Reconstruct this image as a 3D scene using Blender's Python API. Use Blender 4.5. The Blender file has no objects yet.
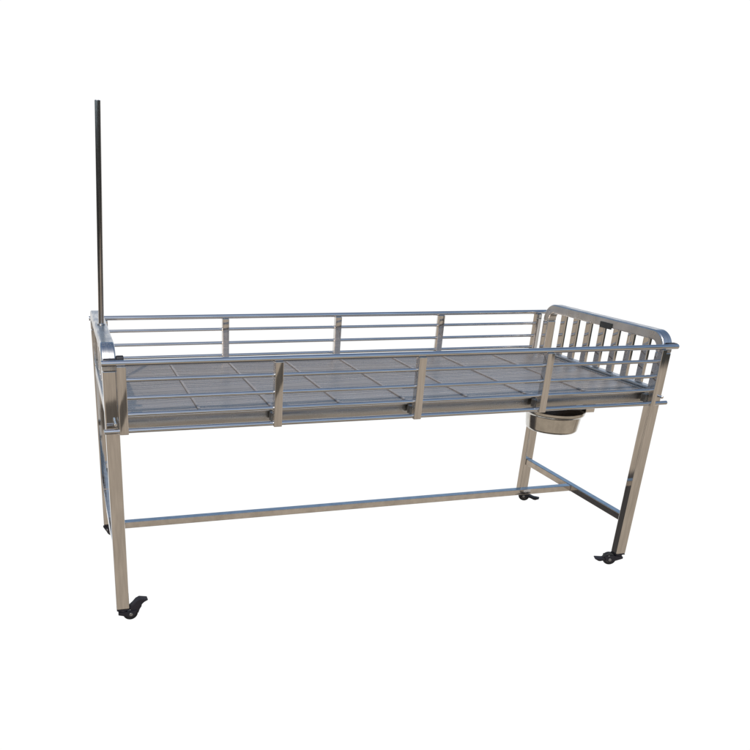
import bpy, bmesh, math, random
from mathutils import Vector, Matrix
random.seed(4)
S = 1.15            # the layout below is in table units; S turns them into metres
Z0 = 0.3050         # height of the ground in table units
C = bpy.context.scene.collection

# ------------------------------------------------------------------ dimensions
L, W = 1.6, 0.5855
A, B = 0.0336, 0.0285          # leg section along x and along y
ZLEG = 0.342                   # underside of the legs
ZH = 1.0452                    # top of the end frames
RB = 0.052                     # bend radius of the end frames
ZC, HS = 0.4709, 0.0223        # lower crossbars: top, section
ZT, ZB = 1.0098, 0.8465        # side rails: top and bottom tube
RY = -0.0253
ZBAR = 0.882
ZTRAY = 0.871

# ------------------------------------------------------------------ materials
def nodes(name):
    m = bpy.data.materials.new(name); m.use_nodes = True
    nt = m.node_tree
    return m, nt, nt.nodes['Principled BSDF']

def steel(name, col=(0.64, 0.62, 0.60), rough=0.12, stretch=(1, 1, 1), bump=0.05, wav=0.25, scale=40, metal=1.0, lo=.86, hi=1.08):
    m, nt, p = nodes(name)
    N, K = nt.nodes, nt.links
    tc = N.new('ShaderNodeTexCoord'); mp = N.new('ShaderNodeMapping'); mp.inputs['Scale'].default_value = stretch
    K.new(tc.outputs['Object'], mp.inputs['Vector'])
    n1 = N.new('ShaderNodeTexNoise'); n1.inputs['Scale'].default_value = scale; n1.inputs['Detail'].default_value = 5
    K.new(mp.outputs['Vector'], n1.inputs['Vector'])
    n2 = N.new('ShaderNodeTexNoise'); n2.inputs['Scale'].default_value = 9; n2.inputs['Detail'].default_value = 3
    K.new(tc.outputs['Object'], n2.inputs['Vector'])
    r = N.new('ShaderNodeMapRange'); r.inputs['To Min'].default_value = rough * 0.6; r.inputs['To Max'].default_value = rough * 1.7
    n3 = N.new('ShaderNodeTexNoise'); n3.inputs['Scale'].default_value = 32; n3.inputs['Detail'].default_value = 8; n3.inputs['Roughness'].default_value = .7
    K.new(mp.outputs['Vector'], n3.inputs['Vector'])
    ad = N.new('ShaderNodeMath'); ad.operation = 'MULTIPLY_ADD'; ad.inputs[1].default_value = 1.6; ad.inputs[2].default_value = -.8
    K.new(n3.outputs['Fac'], ad.inputs[0])
    sm = N.new('ShaderNodeMath'); sm.operation = 'ADD'; K.new(n2.outputs['Fac'], sm.inputs[0]); K.new(ad.outputs[0], sm.inputs[1])
    K.new(sm.outputs[0], r.inputs['Value']); K.new(r.outputs['Result'], p.inputs['Roughness'])
    cr = N.new('ShaderNodeValToRGB')
    cr.color_ramp.elements[0].position = 0.3; cr.color_ramp.elements[1].position = 0.7
    cr.color_ramp.elements[0].color = tuple(c * lo for c in col) + (1,)
    cr.color_ramp.elements[1].color = tuple(min(1, c * hi) for c in col) + (1,)
    K.new(n1.outputs['Fac'], cr.inputs['Fac']); K.new(cr.outputs['Color'], p.inputs['Base Color'])
    p.inputs['Metallic'].default_value = metal
    b1 = N.new('ShaderNodeBump'); b1.inputs['Strength'].default_value = bump; b1.inputs['Distance'].default_value = 0.001
    K.new(n1.outputs['Fac'], b1.inputs['Height'])
    b2 = N.new('ShaderNodeBump'); b2.inputs['Strength'].default_value = wav; b2.inputs['Distance'].default_value = 0.002
    K.new(n2.outputs['Fac'], b2.inputs['Height']); K.new(b1.outputs['Normal'], b2.inputs['Normal'])
    K.new(b2.outputs['Normal'], p.inputs['Normal'])
    return m

M = {}
M['tube'] = steel('polished_steel_tube', rough=0.05, wav=.12)
M['leg'] = steel('steel_leg', col=(0.63, 0.61, 0.59), rough=0.035, stretch=(3, 3, .3), bump=.03, wav=.04)
M['bend'] = steel('brushed_steel_bend', col=(0.62, 0.61, 0.60), rough=0.27, stretch=(3, .6, .6))
M['rail'] = steel('steel_rail', col=(0.66, 0.65, 0.64), rough=0.08, stretch=(.2, 3, 3))
M['divider'] = steel('deck_divider', col=(0.36, 0.325, 0.30), rough=0.35, metal=.45)
M['deck'] = steel('brushed_steel_deck', col=(0.60, 0.505, 0.42), rough=0.25, stretch=(.10, 3.5, 3.5), bump=0.12, wav=0.25, scale=26, metal=.82, lo=.75, hi=1.2)
M['lip'] = steel('tray_steel', col=(0.47, 0.46, 0.45), rough=0.22, stretch=(.2, 3, 3))
M['pole'] = steel('dark_steel_pole', col=(0.42, 0.40, 0.39), rough=0.10, stretch=(3, 3, .3))
M['bucket'] = steel('pressed_steel_bucket', col=(0.56, 0.54, 0.50), rough=0.12, wav=0.15)

def plain(name, col, rough, metal=0.0, var=0.3):
    m, nt, p = nodes(name)
    N, K = nt.nodes, nt.links
    tc = N.new('ShaderNodeTexCoord'); n = N.new('ShaderNodeTexNoise'); n.inputs['Scale'].default_value = 60; n.inputs['Detail'].default_value = 4
    K.new(tc.outputs['Object'], n.inputs['Vector'])
    cr = N.new('ShaderNodeValToRGB')
    cr.color_ramp.elements[0].color = tuple(c * (1 - var) for c in col) + (1,)
    cr.color_ramp.elements[1].color = tuple(c * (1 + var) for c in col) + (1,)
    K.new(n.outputs['Fac'], cr.inputs['Fac']); K.new(cr.outputs['Color'], p.inputs['Base Color'])
    p.inputs['Roughness'].default_value = rough; p.inputs['Metallic'].default_value = metal
    return m
M['rubber'] = plain('black_rubber', (0.009, 0.009, 0.010), 0.6)
M['plastic'] = plain('black_plastic', (0.009, 0.008, 0.013), 0.55)
M['hub'] = plain('grey_hub', (0.25, 0.25, 0.25), 0.35, 0.8)
M['plate'] = plain('dark_nameplate', (0.02, 0.022, 0.022), 0.4)
M['bracket'] = plain('shaded_steel_bracket', (0.22, 0.21, 0.195), 0.45, 0.85)  # shade of the gap beside each post is put into this grey
M['bolt'] = plain('bright_bolt', (0.75, 0.75, 0.75), 0.15, 1.0, .1)

# ------------------------------------------------------------------ mesh helpers (table units)
class MB:
    def __init__(s): s.bm = bmesh.new()
    def box(s, x0, x1, y0, y1, z0, z1, r=0.0, seg=2):
        b = bmesh.new(); bmesh.ops.create_cube(b, size=1)
        for v in b.verts:
            v.co = Vector(((x0 + x1) / 2 + v.co.x * (x1 - x0), (y0 + y1) / 2 + v.co.y * (y1 - y0), (z0 + z1) / 2 + v.co.z * (z1 - z0)))
        if r: bmesh.ops.bevel(b, geom=list(b.edges), offset=r, segments=seg, affect='EDGES', profile=0.5)
        s._merge(b); return s
    def _merge(s, b):
        me = bpy.data.meshes.new('t'); b.to_mesh(me); b.free(); s.bm.from_mesh(me); bpy.data.meshes.remove(me)
    def cyl(s, p, q, r, n=20, r2=None, bev=0.0):
        p, q = Vector(p), Vector(q); r2 = r if r2 is None else r2
        b = bmesh.new(); bmesh.ops.create_cone(b, cap_ends=True, segments=n, radius1=r, radius2=r2, depth=(q - p).length)
        if bev:
            ed = [e for e in b.edges if abs(e.verts[0].co.z - e.verts[1].co.z) < 1e-7]
            bmesh.ops.bevel(b, geom=ed, offset=bev, segments=3, affect='EDGES', profile=0.5)
        rot = (q - p).to_track_quat('Z', 'Y').to_matrix().to_4x4()
        b.transform(Matrix.Translation((p + q) / 2) @ rot); s._merge(b); return s
    def sweep(s, path, section, closed=False, up=Vector((1, 0, 0)), caps=True):
        """path: points in a plane normal to `up`; section: (u along up, v across)."""
        rings = []
        n = len(path)
        for i, p in enumerate(path):
            a = path[max(i - 1, 0)]; c = path[min(i + 1, n - 1)]
            t = (c - a).normalized(); side = up.cross(t).normalized()
            rings.append([s.bm.verts.new(p + up * u + side * v) for u, v in section])
        m = len(section)
        for i in range(n - 1):
            for j in range(m):
                s.bm.faces.new((rings[i][j], rings[i][(j + 1) % m], rings[i + 1][(j + 1) % m], rings[i + 1][j]))
        if caps:
            s.bm.faces.new(rings[0][::-1]); s.bm.faces.new(rings[-1])
        return s
    def lathe(s, prof, c, n=64):
        rings = [[s.bm.verts.new((c[0] + r * math.cos(2 * math.pi * k / n), c[1] + r * math.sin(2 * math.pi * k / n), z)) for k in range(n)] for r, z in prof]
        for i in range(len(rings) - 1):
            for k in range(n):
                s.bm.faces.new((rings[i][k], rings[i][(k + 1) % n], rings[i + 1][(k + 1) % n], rings[i + 1][k]))
        return s
    def prism(s, pts, y0, y1, bev=0.0):
        """outline in x,z extruded along y"""
        b = bmesh.new()
        f = [b.verts.new((x, y0, z)) for x, z in pts]; g = [b.verts.new((x, y1, z)) for x, z in pts]
        b.faces.new(f); b.faces.new(g[::-1]); n = len(pts)
        for i in range(n): b.faces.new((f[i], g[i], g[(i + 1) % n], f[(i + 1) % n]))
        bmesh.ops.recalc_face_normals(b, faces=b.faces)
        if bev: bmesh.ops.bevel(b, geom=list(b.edges), offset=bev, segments=2, affect='EDGES', profile=0.5)
        s._merge(b); return s
    def build(s, name, mat, parent=None, smooth=True, angle=32, xf=None):
        bmesh.ops.recalc_face_normals(s.bm, faces=s.bm.faces)
        me = bpy.data.meshes.new(name)
        if xf is not None: s.bm.transform(xf)
        # to metres, origin at the mesh's own centre-bottom
        for v in s.bm.verts: v.co = Vector((v.co.x * S, v.co.y * S, (v.co.z - Z0) * S))
        lo = [min(v.co[i] for v in s.bm.verts) for i in range(3)]; hi = [max(v.co[i] for v in s.bm.verts) for i in range(3)]
        org = Vector(((lo[0] + hi[0]) / 2, (lo[1] + hi[1]) / 2, lo[2]))
        for v in s.bm.verts: v.co -= org
        if smooth:
            for f in s.bm.faces: f.smooth = True
            for e in s.bm.edges:
                if len(e.link_faces) == 2 and e.calc_face_angle(0) > math.radians(angle): e.smooth = False
        s.bm.to_mesh(me); s.bm.free()
        me.materials.append(mat if mat else M['tube'])
        o = bpy.data.objects.new(name, me); C.objects.link(o)
        WORLD[o.name] = org
        if smooth:
            wn = o.modifiers.new('wn', 'WEIGHTED_NORMAL'); wn.keep_sharp = True; wn.weight = 100
        if parent is not None:
            o.parent = parent; o.location = org - WORLD[parent.name]
        else:
            o.location = org
        return o
WORLD = {}

def thing(name, label, cat, loc):
    o = bpy.data.objects.new(name, None); C.objects.link(o); o.empty_display_size = 0.1
    o.location = loc; o['label'] = label; o['category'] = cat; WORLD[o.name] = Vector(loc)
    return o

def rsec(w, h, r, n=4):
    pts = []
    for cx, cy, a0 in ((w / 2 - r, h / 2 - r, 0), (-w / 2 + r, h / 2 - r, 90), (-w / 2 + r, -h / 2 + r, 180), (w / 2 - r, -h / 2 + r, 270)):
        for k in range(n + 1):
            a = math.radians(a0 + 90 * k / n); pts.append((cx + r * math.cos(a), cy + r * math.sin(a)))
    return pts

bed = thing('treatment_bed', 'long stainless steel animal treatment bed with barred sides, grey plate deck and four black casters', 'treatment bed',
            (L / 2 * S, W / 2 * S, 0))

# ------------------------------------------------------------------ end frames and legs
ZJ = ZH - RB - 0.006
def caster(leg_x, leg_y, sx, pedal, swivel, parent, off=.018, drop=0.0):
    """sx: side the wheel trails to; pedal: outline of the brake pedal from the wheel plate; swivel: turn about the stem."""
    cx = leg_x + sx * off; r = 0.0200; zc = Z0 + r - drop; yc = leg_y
    xf = Matrix.Translation((leg_x, yc, 0)) @ Matrix.Rotation(math.radians(swivel), 4, 'Z') @ Matrix.Translation((-leg_x, -yc, 0))
    c = MB(); c.cyl((leg_x, yc, ZLEG - 0.008), (leg_x, yc, ZLEG - .0035), 0.0135, bev=.001)
    c.box(leg_x - A * .49, leg_x + A * .49, yc - B * .48, yc + B * .48, ZLEG - 0.0035, ZLEG - 0.0004, .0008)
    fo = c.build('caster', M['plastic'], parent)
    f = MB()
    for s in (-1, 1):
        pts = [(leg_x - sx * .014, ZLEG - .0085), (leg_x + sx * .020, ZLEG - .0085), (cx + sx * .017, zc + .009), (cx + sx * .009, zc - .006),
               (cx, zc - .010), (cx - sx * .009, zc - .006), (leg_x - sx * .014, ZLEG - .015)]
        y = yc + s * .0125
        f.prism(pts, y - .0018, y + .0018, .0008)
    f.box(min(leg_x - sx * .013, leg_x + sx * .012), max(leg_x - sx * .013, leg_x + sx * .012), yc - .0106, yc + .0106, ZLEG - .0125, ZLEG - .0085, .001)
    f.build('fork', M['plastic'], fo, xf=xf)
    w = MB(); w.cyl((cx, yc - .0088, zc), (cx, yc + .0088, zc), r, n=48, bev=.003)
    w.build('wheel', M['rubber'], fo, xf=xf)
    h = MB(); h.cyl((cx, yc - .0160, zc), (cx, yc + .0160, zc), .0050, n=16, bev=.001)
    h.cyl((cx, yc - .0096, zc), (cx, yc + .0096, zc), .0125, n=28, bev=.0015)
    h.build('hub', M['hub'], fo, xf=xf)
    p = MB()
    p.prism([(leg_x + sx * x, ZLEG + z - drop) for x, z in pedal], yc - .0105, yc + .0105, .0018)
    p.build('brake_pedal', M['plastic'], fo, xf=xf)
UP = [(.0185, -.018), (.0185, .002), (.028, .010), (.036, .019), (.046, .0235), (.067, .0185), (.0665, .0165), (.057, .0125), (.050, .006), (.049, .0), (.044, -.007), (.040, -.018)]
FLAT = [(.012, -.022), (.012, -.0125), (.030, -.0105), (.046, -.0165), (.068, -.0175), (.069, -.0205), (.056, -.027), (.050, -.027), (.036, -.022)]

def end_frame(x0, name):
    xc = x0 + A / 2
    path = [Vector((xc, B / 2, ZJ))]
    t = B; R = RB - t / 2
    for k in range(13):
        a = math.radians(180 - 90 * k / 12)
        path.append(Vector((xc, B / 2 + R + R * math.cos(a), ZH - RB + R * math.sin(a))))
    for k in range(13):
        a = math.radians(90 - 90 * k / 12)
        path.append(Vector((xc, W - B / 2 - R + R * math.cos(a), ZH - RB + R * math.sin(a))))
    path.append(Vector((xc, W - B / 2, ZJ)))
    m = MB(); m.sweep(path, rsec(A, B, .0042))
    m.box(x0 + .004, x0 + A - .004, B + .0003, W - B - .0003, ZBAR - .030, ZBAR, .003)
    fr = m.build(name, M['bend'], bed)
    for yc in (.085, .1525, .2195, .287, .3545, .4215, .489):
        s = MB(); s.box(xc - .006, xc + .006, yc - .0125, yc + .0125, ZBAR + .0004, ZH - B + .0008, .0022)
        s.build('slat', M['leg'], fr)
    for y0, far in ((0, 0), (W - B, 1)):
        m = MB(); m.box(x0, x0 + A, y0, y0 + B, ZLEG, ZJ - .0006, .0035, 3)
        m.build('leg', M['leg'], bed)
    m = MB(); m.box(xc - HS / 2, xc + HS / 2, B + .0003, W - B - .0003, ZC - HS, ZC, .0022)
    m.build('crossbar', M['tube'], bed)
    return fr
head = end_frame(0, 'headboard')
foot = end_frame(L - A, 'footboard')
m = MB(); m.box(L - A - .0025, L - A - .0004, .226, .282, ZH - B - .0035, ZH - B + .0145, .0006); m.build('nameplate', M['plate'], foot)
m = MB(); m.box(A / 2 + HS / 2 + .0003, L - A / 2 - HS / 2 - .0003, W / 2 - HS / 2, W / 2 + HS / 2, ZC - HS + .0012, ZC - .0012, .0022)
m.build('stretcher', M['tube'], bed)
for xw in (A / 2 + HS / 2 + .0009, L - A / 2 - HS / 2 - .0009):
    m = MB(); m.box(xw - .0007, xw + .0012, W / 2 - HS / 2 - .0009, W / 2 + HS / 2 + .0009, ZC - HS + .0004, ZC - .0004, .0007); m.build('weld_bead', M['divider'], bed)
for xc in (A / 2, L - A / 2):
    for yw in (B + .0010, W - B - .0010):
        m = MB(); m.box(xc - HS / 2 - .0009, xc + HS / 2 + .0009, yw - .0007, yw + .0009, ZC - HS - .0008, ZC + .0008, .0007); m.build('weld_bead', M['divider'], bed)
caster(A / 2, B / 2, 1, UP, 4, bed, .019)
caster(L - A / 2, B / 2, -1, FLAT, -24, bed, .024, .006)
caster(L - A / 2, W - B / 2, 1, FLAT, -38, bed, .012, .006)
caster(A / 2, W - B / 2, 1, FLAT, -60, bed, .010)

# ------------------------------------------------------------------ infusion pole
pb = Vector((A / 2 + .001, .290, ZH)); pt = Vector((A / 2 + .024, .290, 1.575))
m = MB(); m.cyl(pb - Vector((0, 0, .004)), pt, .0072, n=28, bev=.0012)
pole = m.build('drip_pole', M['pole'], bed)
m = MB(); m.cyl(pb + Vector((0, 0, .0003)), pb + Vector((0, 0, .004)), .0105, n=28, bev=.001); m.build('socket', M['leg'], pole)

# ------------------------------------------------------------------ side rails
def side_rail(yc, sgn, x0, x1, xb0, xb1):
    """yc: centre line of the tubes; sgn: +1 when the bed lies towards +y."""
    m = MB(); m.cyl((x0, yc, ZT), (x1, yc, ZT), .0072, n=28, bev=.0015)
    m.cyl((xb0, yc, ZB), (xb1, yc, ZB), .0060, n=28, bev=.0012)
    r = m.build('side_rail', M['rail'], bed)
    posts = (.0415, .4205, .8020, 1.1785, 1.5435 if sgn > 0 else 1.560)
    for i, x in enumerate(posts):
        pw = .0078 if (i == 4 and sgn > 0) else .0108
        p = MB(); p.box(x - pw, x + pw, yc - .010, yc + .010, ZB - .0075, ZT - .0058, .002)
        po = p.build('post', M['leg'], r)
        # hinge bracket to the tray; its darker tone paints the shadowed gap beside the post
        k = MB(); ya, yb = sorted((yc + sgn * .0102, yc + sgn * .0345))
        ya, yb = sorted((yc + sgn * .0102, yc + sgn * .0300)); k.box(x - .0130, x + .004, ya, yb, ZB + .001, ZB + .0235, .001); k.build('bracket', M['bracket'], po)
    for z in (.9698, .9265, .8862):
        for a, b in zip(posts[:-1], posts[1:]):
            q = MB(); q.cyl((a + .0104, yc, z), (b - .0074, yc, z), .0050, n=20); q.build('rail_bar', M['rail'], r)
    for xe in (A / 2 + .006, L - A / 2 - .004):
        k = MB(); ya, yb = sorted((yc - sgn * .001, yc + sgn * .024))
        k.cyl((xe, ya, ZB + .016), (xe, yb, ZB + .016), .0042, n=16, bev=.001)
        k.build('bolt', M['bolt'], r)
    return r
rf = side_rail(RY, 1, -.0027, 1.592, -.0054, 1.597)
rb = side_rail(W - RY, -1, -.0027, 1.600, .004, 1.596)
# black latch knob behind the front rail, beside the headboard
m = MB(); m.cyl((A + .0003, .012, ZT + .0015), (A + .0175, .012, ZT + .0015), .0088, n=24, bev=.002); m.build('latch_knob', M['plastic'], bed)
# black blocks added as the shadow band between the bend and the rail
for x0 in (0, L - A):
    m = MB(); m.box(x0 + .003, x0 + A - .001, -.0165, -.0003, ZT - .007, ZT + .007, .0015); m.build('rail_gap_shade', M['plastic'], bed)

# ------------------------------------------------------------------ tray and deck
x0, x1, y0, y1 = A + .0005, L - A - .0005, .0125, W - .0125
m = MB()
zt, zb_, th = ZTRAY + .004, ZTRAY - .030, .004
m.box(x0, x1, y0, y0 + th, zb_, zt, .001); m.box(x0, x1, y1 - th, y1, zb_, zt, .001)
m.box(x0, x0 + th, y0 + th + .0003, y1 - th - .0003, zb_, zt, .001); m.box(x1 - th, x1, y0 + th + .0003, y1 - th - .0003, zb_, zt, .001)
m.box(x0, x1, y0 - .005, y0 - .0003, zt - .007, zt - .001, .001)      # rolled lip
for xr in (.42, .80, 1.18):
    m.box(xr - .011, xr + .011, y0 + th + .0004, y1 - th - .0004, zb_ + .002, zb_ + .020, .001)
tray = m.build('tray', M['lip'], bed)
XD = [x0 + th + .0005] + [.236, .4235, .612, .801, .989, 1.176, 1.370] + [x1 - th - .0005]
ya, yb = y0 + th + .0005, y1 - th - .0005
NR = 44
for k in range(8):
    a, b = XD[k] + (.0045 if k else 0), XD[k + 1] - (.0045 if k < 7 else 0)
    m = MB(); bm = m.bm
    # ribbed plate: fine ridges running along the bed
    cols = []
    n = NR * 4
    tilt = random.uniform(-.0008, .0008)
    for i in range(n + 1):
        y = ya + (yb - ya) * i / n
        ph = (i % 4)
        z = ZTRAY - .0016 + (0, .0011, .0011, 0)[ph] + tilt * 0
        cols.append([bm.verts.new((a, y, z)), bm.verts.new(((a + b) / 2, y, z - .0012)), bm.verts.new((b, y, z))])
    for i in range(n):
        for j in range(2):
            bm.faces.new((cols[i][j], cols[i][j + 1], cols[i + 1][j + 1], cols[i + 1][j]))
    bot = [[bm.verts.new((xx, yy, ZTRAY - .006)) for yy in (ya, yb)] for xx in (a, b)]
    bm.faces.new((bot[0][0], bot[0][1], bot[1][1], bot[1][0]))
    m.build('deck_panel', M['deck'], tray)
for k in range(1, 8):
    m = MB(); m.box(XD[k] - .0034, XD[k] + .0034, ya, yb, ZTRAY - .005, ZTRAY + .0026, .0010); m.build('divider', M['divider'], tray)

# bucket carrier under the tray
m = MB(); m.box(1.19, 1.435, .205, .221, zb_ - .019, zb_ - .0005, .0015); m.build('bucket_rail', M['tube'], bed)
m = MB(); m.box(1.372, 1.402, .030, .050, zb_ - .030, zb_ - .0005, .002); m.build('bucket_bracket', M['tube'], bed)

# ------------------------------------------------------------------ bucket
bc = (1.322, .1080); bz = .8060; br = .0885
m = MB()
prof = [(.0001, bz - .062), (br * .80, bz - .062), (br * .83, bz - .060), (br * .85, bz - .055), (br * .905, bz - .016), (br * .93, bz - .012), (br * .985, bz - .010),
        (br, bz - .006), (br * 1.005, bz), (br * .99, bz + .001), (br * .965, bz - .004), (br * .89, bz - .010), (br * .83, bz - .054), (br * .80, bz - .058), (.0001, bz - .058)]
m.lathe(prof, bc, 72)
bk = m.build('waste_bucket', M['bucket'], None, angle=50)
bk.data.materials.append(plain('bucket_inside_shade', (0.16, 0.15, 0.14), 0.45, 0.9))  # shade inside the bucket painted as a darker steel
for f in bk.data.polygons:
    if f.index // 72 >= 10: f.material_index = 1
bk['label'] = 'round shallow steel bucket hanging under the right end of the bed'
bk['category'] = 'bucket'

# ------------------------------------------------------------------ world: surroundings seen in the metal
SUN_EL, SUN_AZ = math.radians(52), math.radians(205)     # azimuth clockwise from +y
w = bpy.data.worlds.new('World'); bpy.context.scene.world = w; w.use_nodes = True
nt = w.node_tree; N, K = nt.nodes, nt.links
for n_ in list(N): N.remove(n_)
out = N.new('ShaderNodeOutputWorld'); bg = N.new('ShaderNodeBackground'); K.new(bg.outputs[0], out.inputs[0])
bg.inputs['Strength'].default_value = 0.1
tc = N.new('ShaderNodeTexCoord'); sep = N.new('ShaderNodeSeparateXYZ'); K.new(tc.outputs['Generated'], sep.inputs[0])
def math_(op, a, b=None, c=None):
    n = N.new('ShaderNodeMath'); n.operation = op
    for i, v in enumerate((a, b, c)):
        if v is None: continue
        if isinstance(v, (int, float)): n.inputs[i].default_value = v
        else: K.new(v, n.inputs[i])
    return n.outputs[0]
def smooth(v, lo, hi):
    n = N.new('ShaderNodeMapRange'); n.interpolation_type = 'SMOOTHSTEP'
    n.inputs['From Min'].default_value = lo; n.inputs['From Max'].default_value = hi
    K.new(v, n.inputs['Value']); return n.outputs['Result']
def mix(f, a, b):
    n = N.new('ShaderNodeMix'); n.data_type = 'RGBA'
    K.new(f, n.inputs['Factor'])
    for s_, v in ((n.inputs[6], a), (n.inputs[7], b)):
        if isinstance(v, tuple): s_.default_value = tuple(v) + (1,)
        else: K.new(v, s_)
    return n.outputs[2]
az = math_('MULTIPLY', math_('ARCTAN2', sep.outputs['X'], sep.outputs['Y']), 180 / math.pi)   # 0 at +y, + towards +x
el = math_('MULTIPLY', math_('ARCSINE', sep.outputs['Z']), 180 / math.pi)
nz = N.new('ShaderNodeTexNoise'); nz.inputs['Scale'].default_value = 5; nz.inputs['Detail'].default_value = 4
K.new(tc.outputs['Generated'], nz.inputs['Vector'])
sky = N.new('ShaderNodeTexSky'); sky.sky_type = 'NISHITA'; sky.sun_disc = False
sky.sun_elevation = SUN_EL; sky.sun_rotation = SUN_AZ
skyt = N.new('ShaderNodeVectorMath'); skyt.operation = 'MULTIPLY'; K.new(sky.outputs[0], skyt.inputs[0]); skyt.inputs[1].default_value = (1.5, 1.48, 1.40)
# strength is 0.1, so colours below are written x10
def c10(r, g, b): return (r * 10, g * 10, b * 10)
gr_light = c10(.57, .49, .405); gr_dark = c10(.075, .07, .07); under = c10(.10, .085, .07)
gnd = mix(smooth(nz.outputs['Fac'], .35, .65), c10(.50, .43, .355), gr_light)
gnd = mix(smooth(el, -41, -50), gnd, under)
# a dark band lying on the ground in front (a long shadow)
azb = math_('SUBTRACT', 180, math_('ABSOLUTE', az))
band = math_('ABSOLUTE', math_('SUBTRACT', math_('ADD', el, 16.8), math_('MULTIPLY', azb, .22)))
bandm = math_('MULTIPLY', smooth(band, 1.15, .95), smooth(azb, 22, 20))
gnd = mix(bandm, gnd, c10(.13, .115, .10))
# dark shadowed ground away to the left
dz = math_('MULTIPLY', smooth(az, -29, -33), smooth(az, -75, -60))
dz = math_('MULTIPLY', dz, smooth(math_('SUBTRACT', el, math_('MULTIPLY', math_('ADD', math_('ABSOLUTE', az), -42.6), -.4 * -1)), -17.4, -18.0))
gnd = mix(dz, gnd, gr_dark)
nt2 = N.new('ShaderNodeTexNoise'); nt2.inputs['Scale'].default_value = 9; nt2.inputs['Detail'].default_value = 5
K.new(tc.outputs['Generated'], nt2.inputs['Vector'])
top_el = math_('SUBTRACT', el, math_('MULTIPLY', nt2.outputs['Fac'], 16))
low = mix(smooth(top_el, -1.0, 0.5), c10(.065, .066, .062), skyt.outputs[0])
lowlim = math_('SUBTRACT', -4.0, math_('MULTIPLY', smooth(math_('SUBTRACT', 180, math_('ABSOLUTE', az)), 35.5, 36.5), 6.3))
lowlim = math_('MINIMUM', lowlim, -4.0)
front = smooth(sep.outputs['Y'], .02, -.02)
lowlim = math_('ADD', math_('MULTIPLY', math_('ADD', lowlim, 4.0), front), -4.0)
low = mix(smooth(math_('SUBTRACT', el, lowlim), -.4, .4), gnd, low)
# bright white area behind the bed
white = c10(1.03, 1.03, 1.03)
wz = math_('MULTIPLY', smooth(az, -27.5, -26), smooth(az, 76, 72))
wz = math_('MULTIPLY', wz, smooth(el, 17, 12.5))
col = mix(wz, low, white)
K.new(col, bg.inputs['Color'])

sun = bpy.data.lights.new('sun', 'SUN'); sun.energy = 3.0; sun.angle = math.radians(.5); sun.color = (1, .95, .88)
so = bpy.data.objects.new('sun', sun); C.objects.link(so)
d = Vector((math.sin(SUN_AZ) * math.cos(SUN_EL), math.cos(SUN_AZ) * math.cos(SUN_EL), math.sin(SUN_EL)))
so.rotation_euler = (-d).to_track_quat('-Z', 'Y').to_euler(); so.location = d * 5

# ------------------------------------------------------------------ camera
cam = bpy.data.cameras.new('camera'); co = bpy.data.objects.new('camera', cam); C.objects.link(co)
yaw, pit, rol = .27844, -.39287, .030008
F = Vector((math.sin(yaw) * math.cos(pit), math.cos(yaw) * math.cos(pit), math.sin(pit)))
R = Vector((math.cos(yaw), -math.sin(yaw), 0)); U = R.cross(F)
R2 = R * math.cos(rol) + U * math.sin(rol); U2 = U * math.cos(rol) - R * math.sin(rol)
mt = Matrix((R2, U2, -F)).transposed().to_4x4()
mt.translation = Vector((-.078415 * S, -1.774324 * S, (1.39405 - Z0) * S))
co.matrix_world = mt
cam.sensor_width = 36; cam.lens = 751.12 / 750 * 36
cam.shift_x = (375 - 275.18) / 750; cam.shift_y = (498.80 - 375) / 750
cam.clip_start = .05; cam.clip_end = 500
sc = bpy.context.scene; sc.camera = co
sc.view_settings.view_transform = 'Standard'; sc.view_settings.look = 'None'
sc.view_settings.exposure = 0; sc.view_settings.gamma = 1
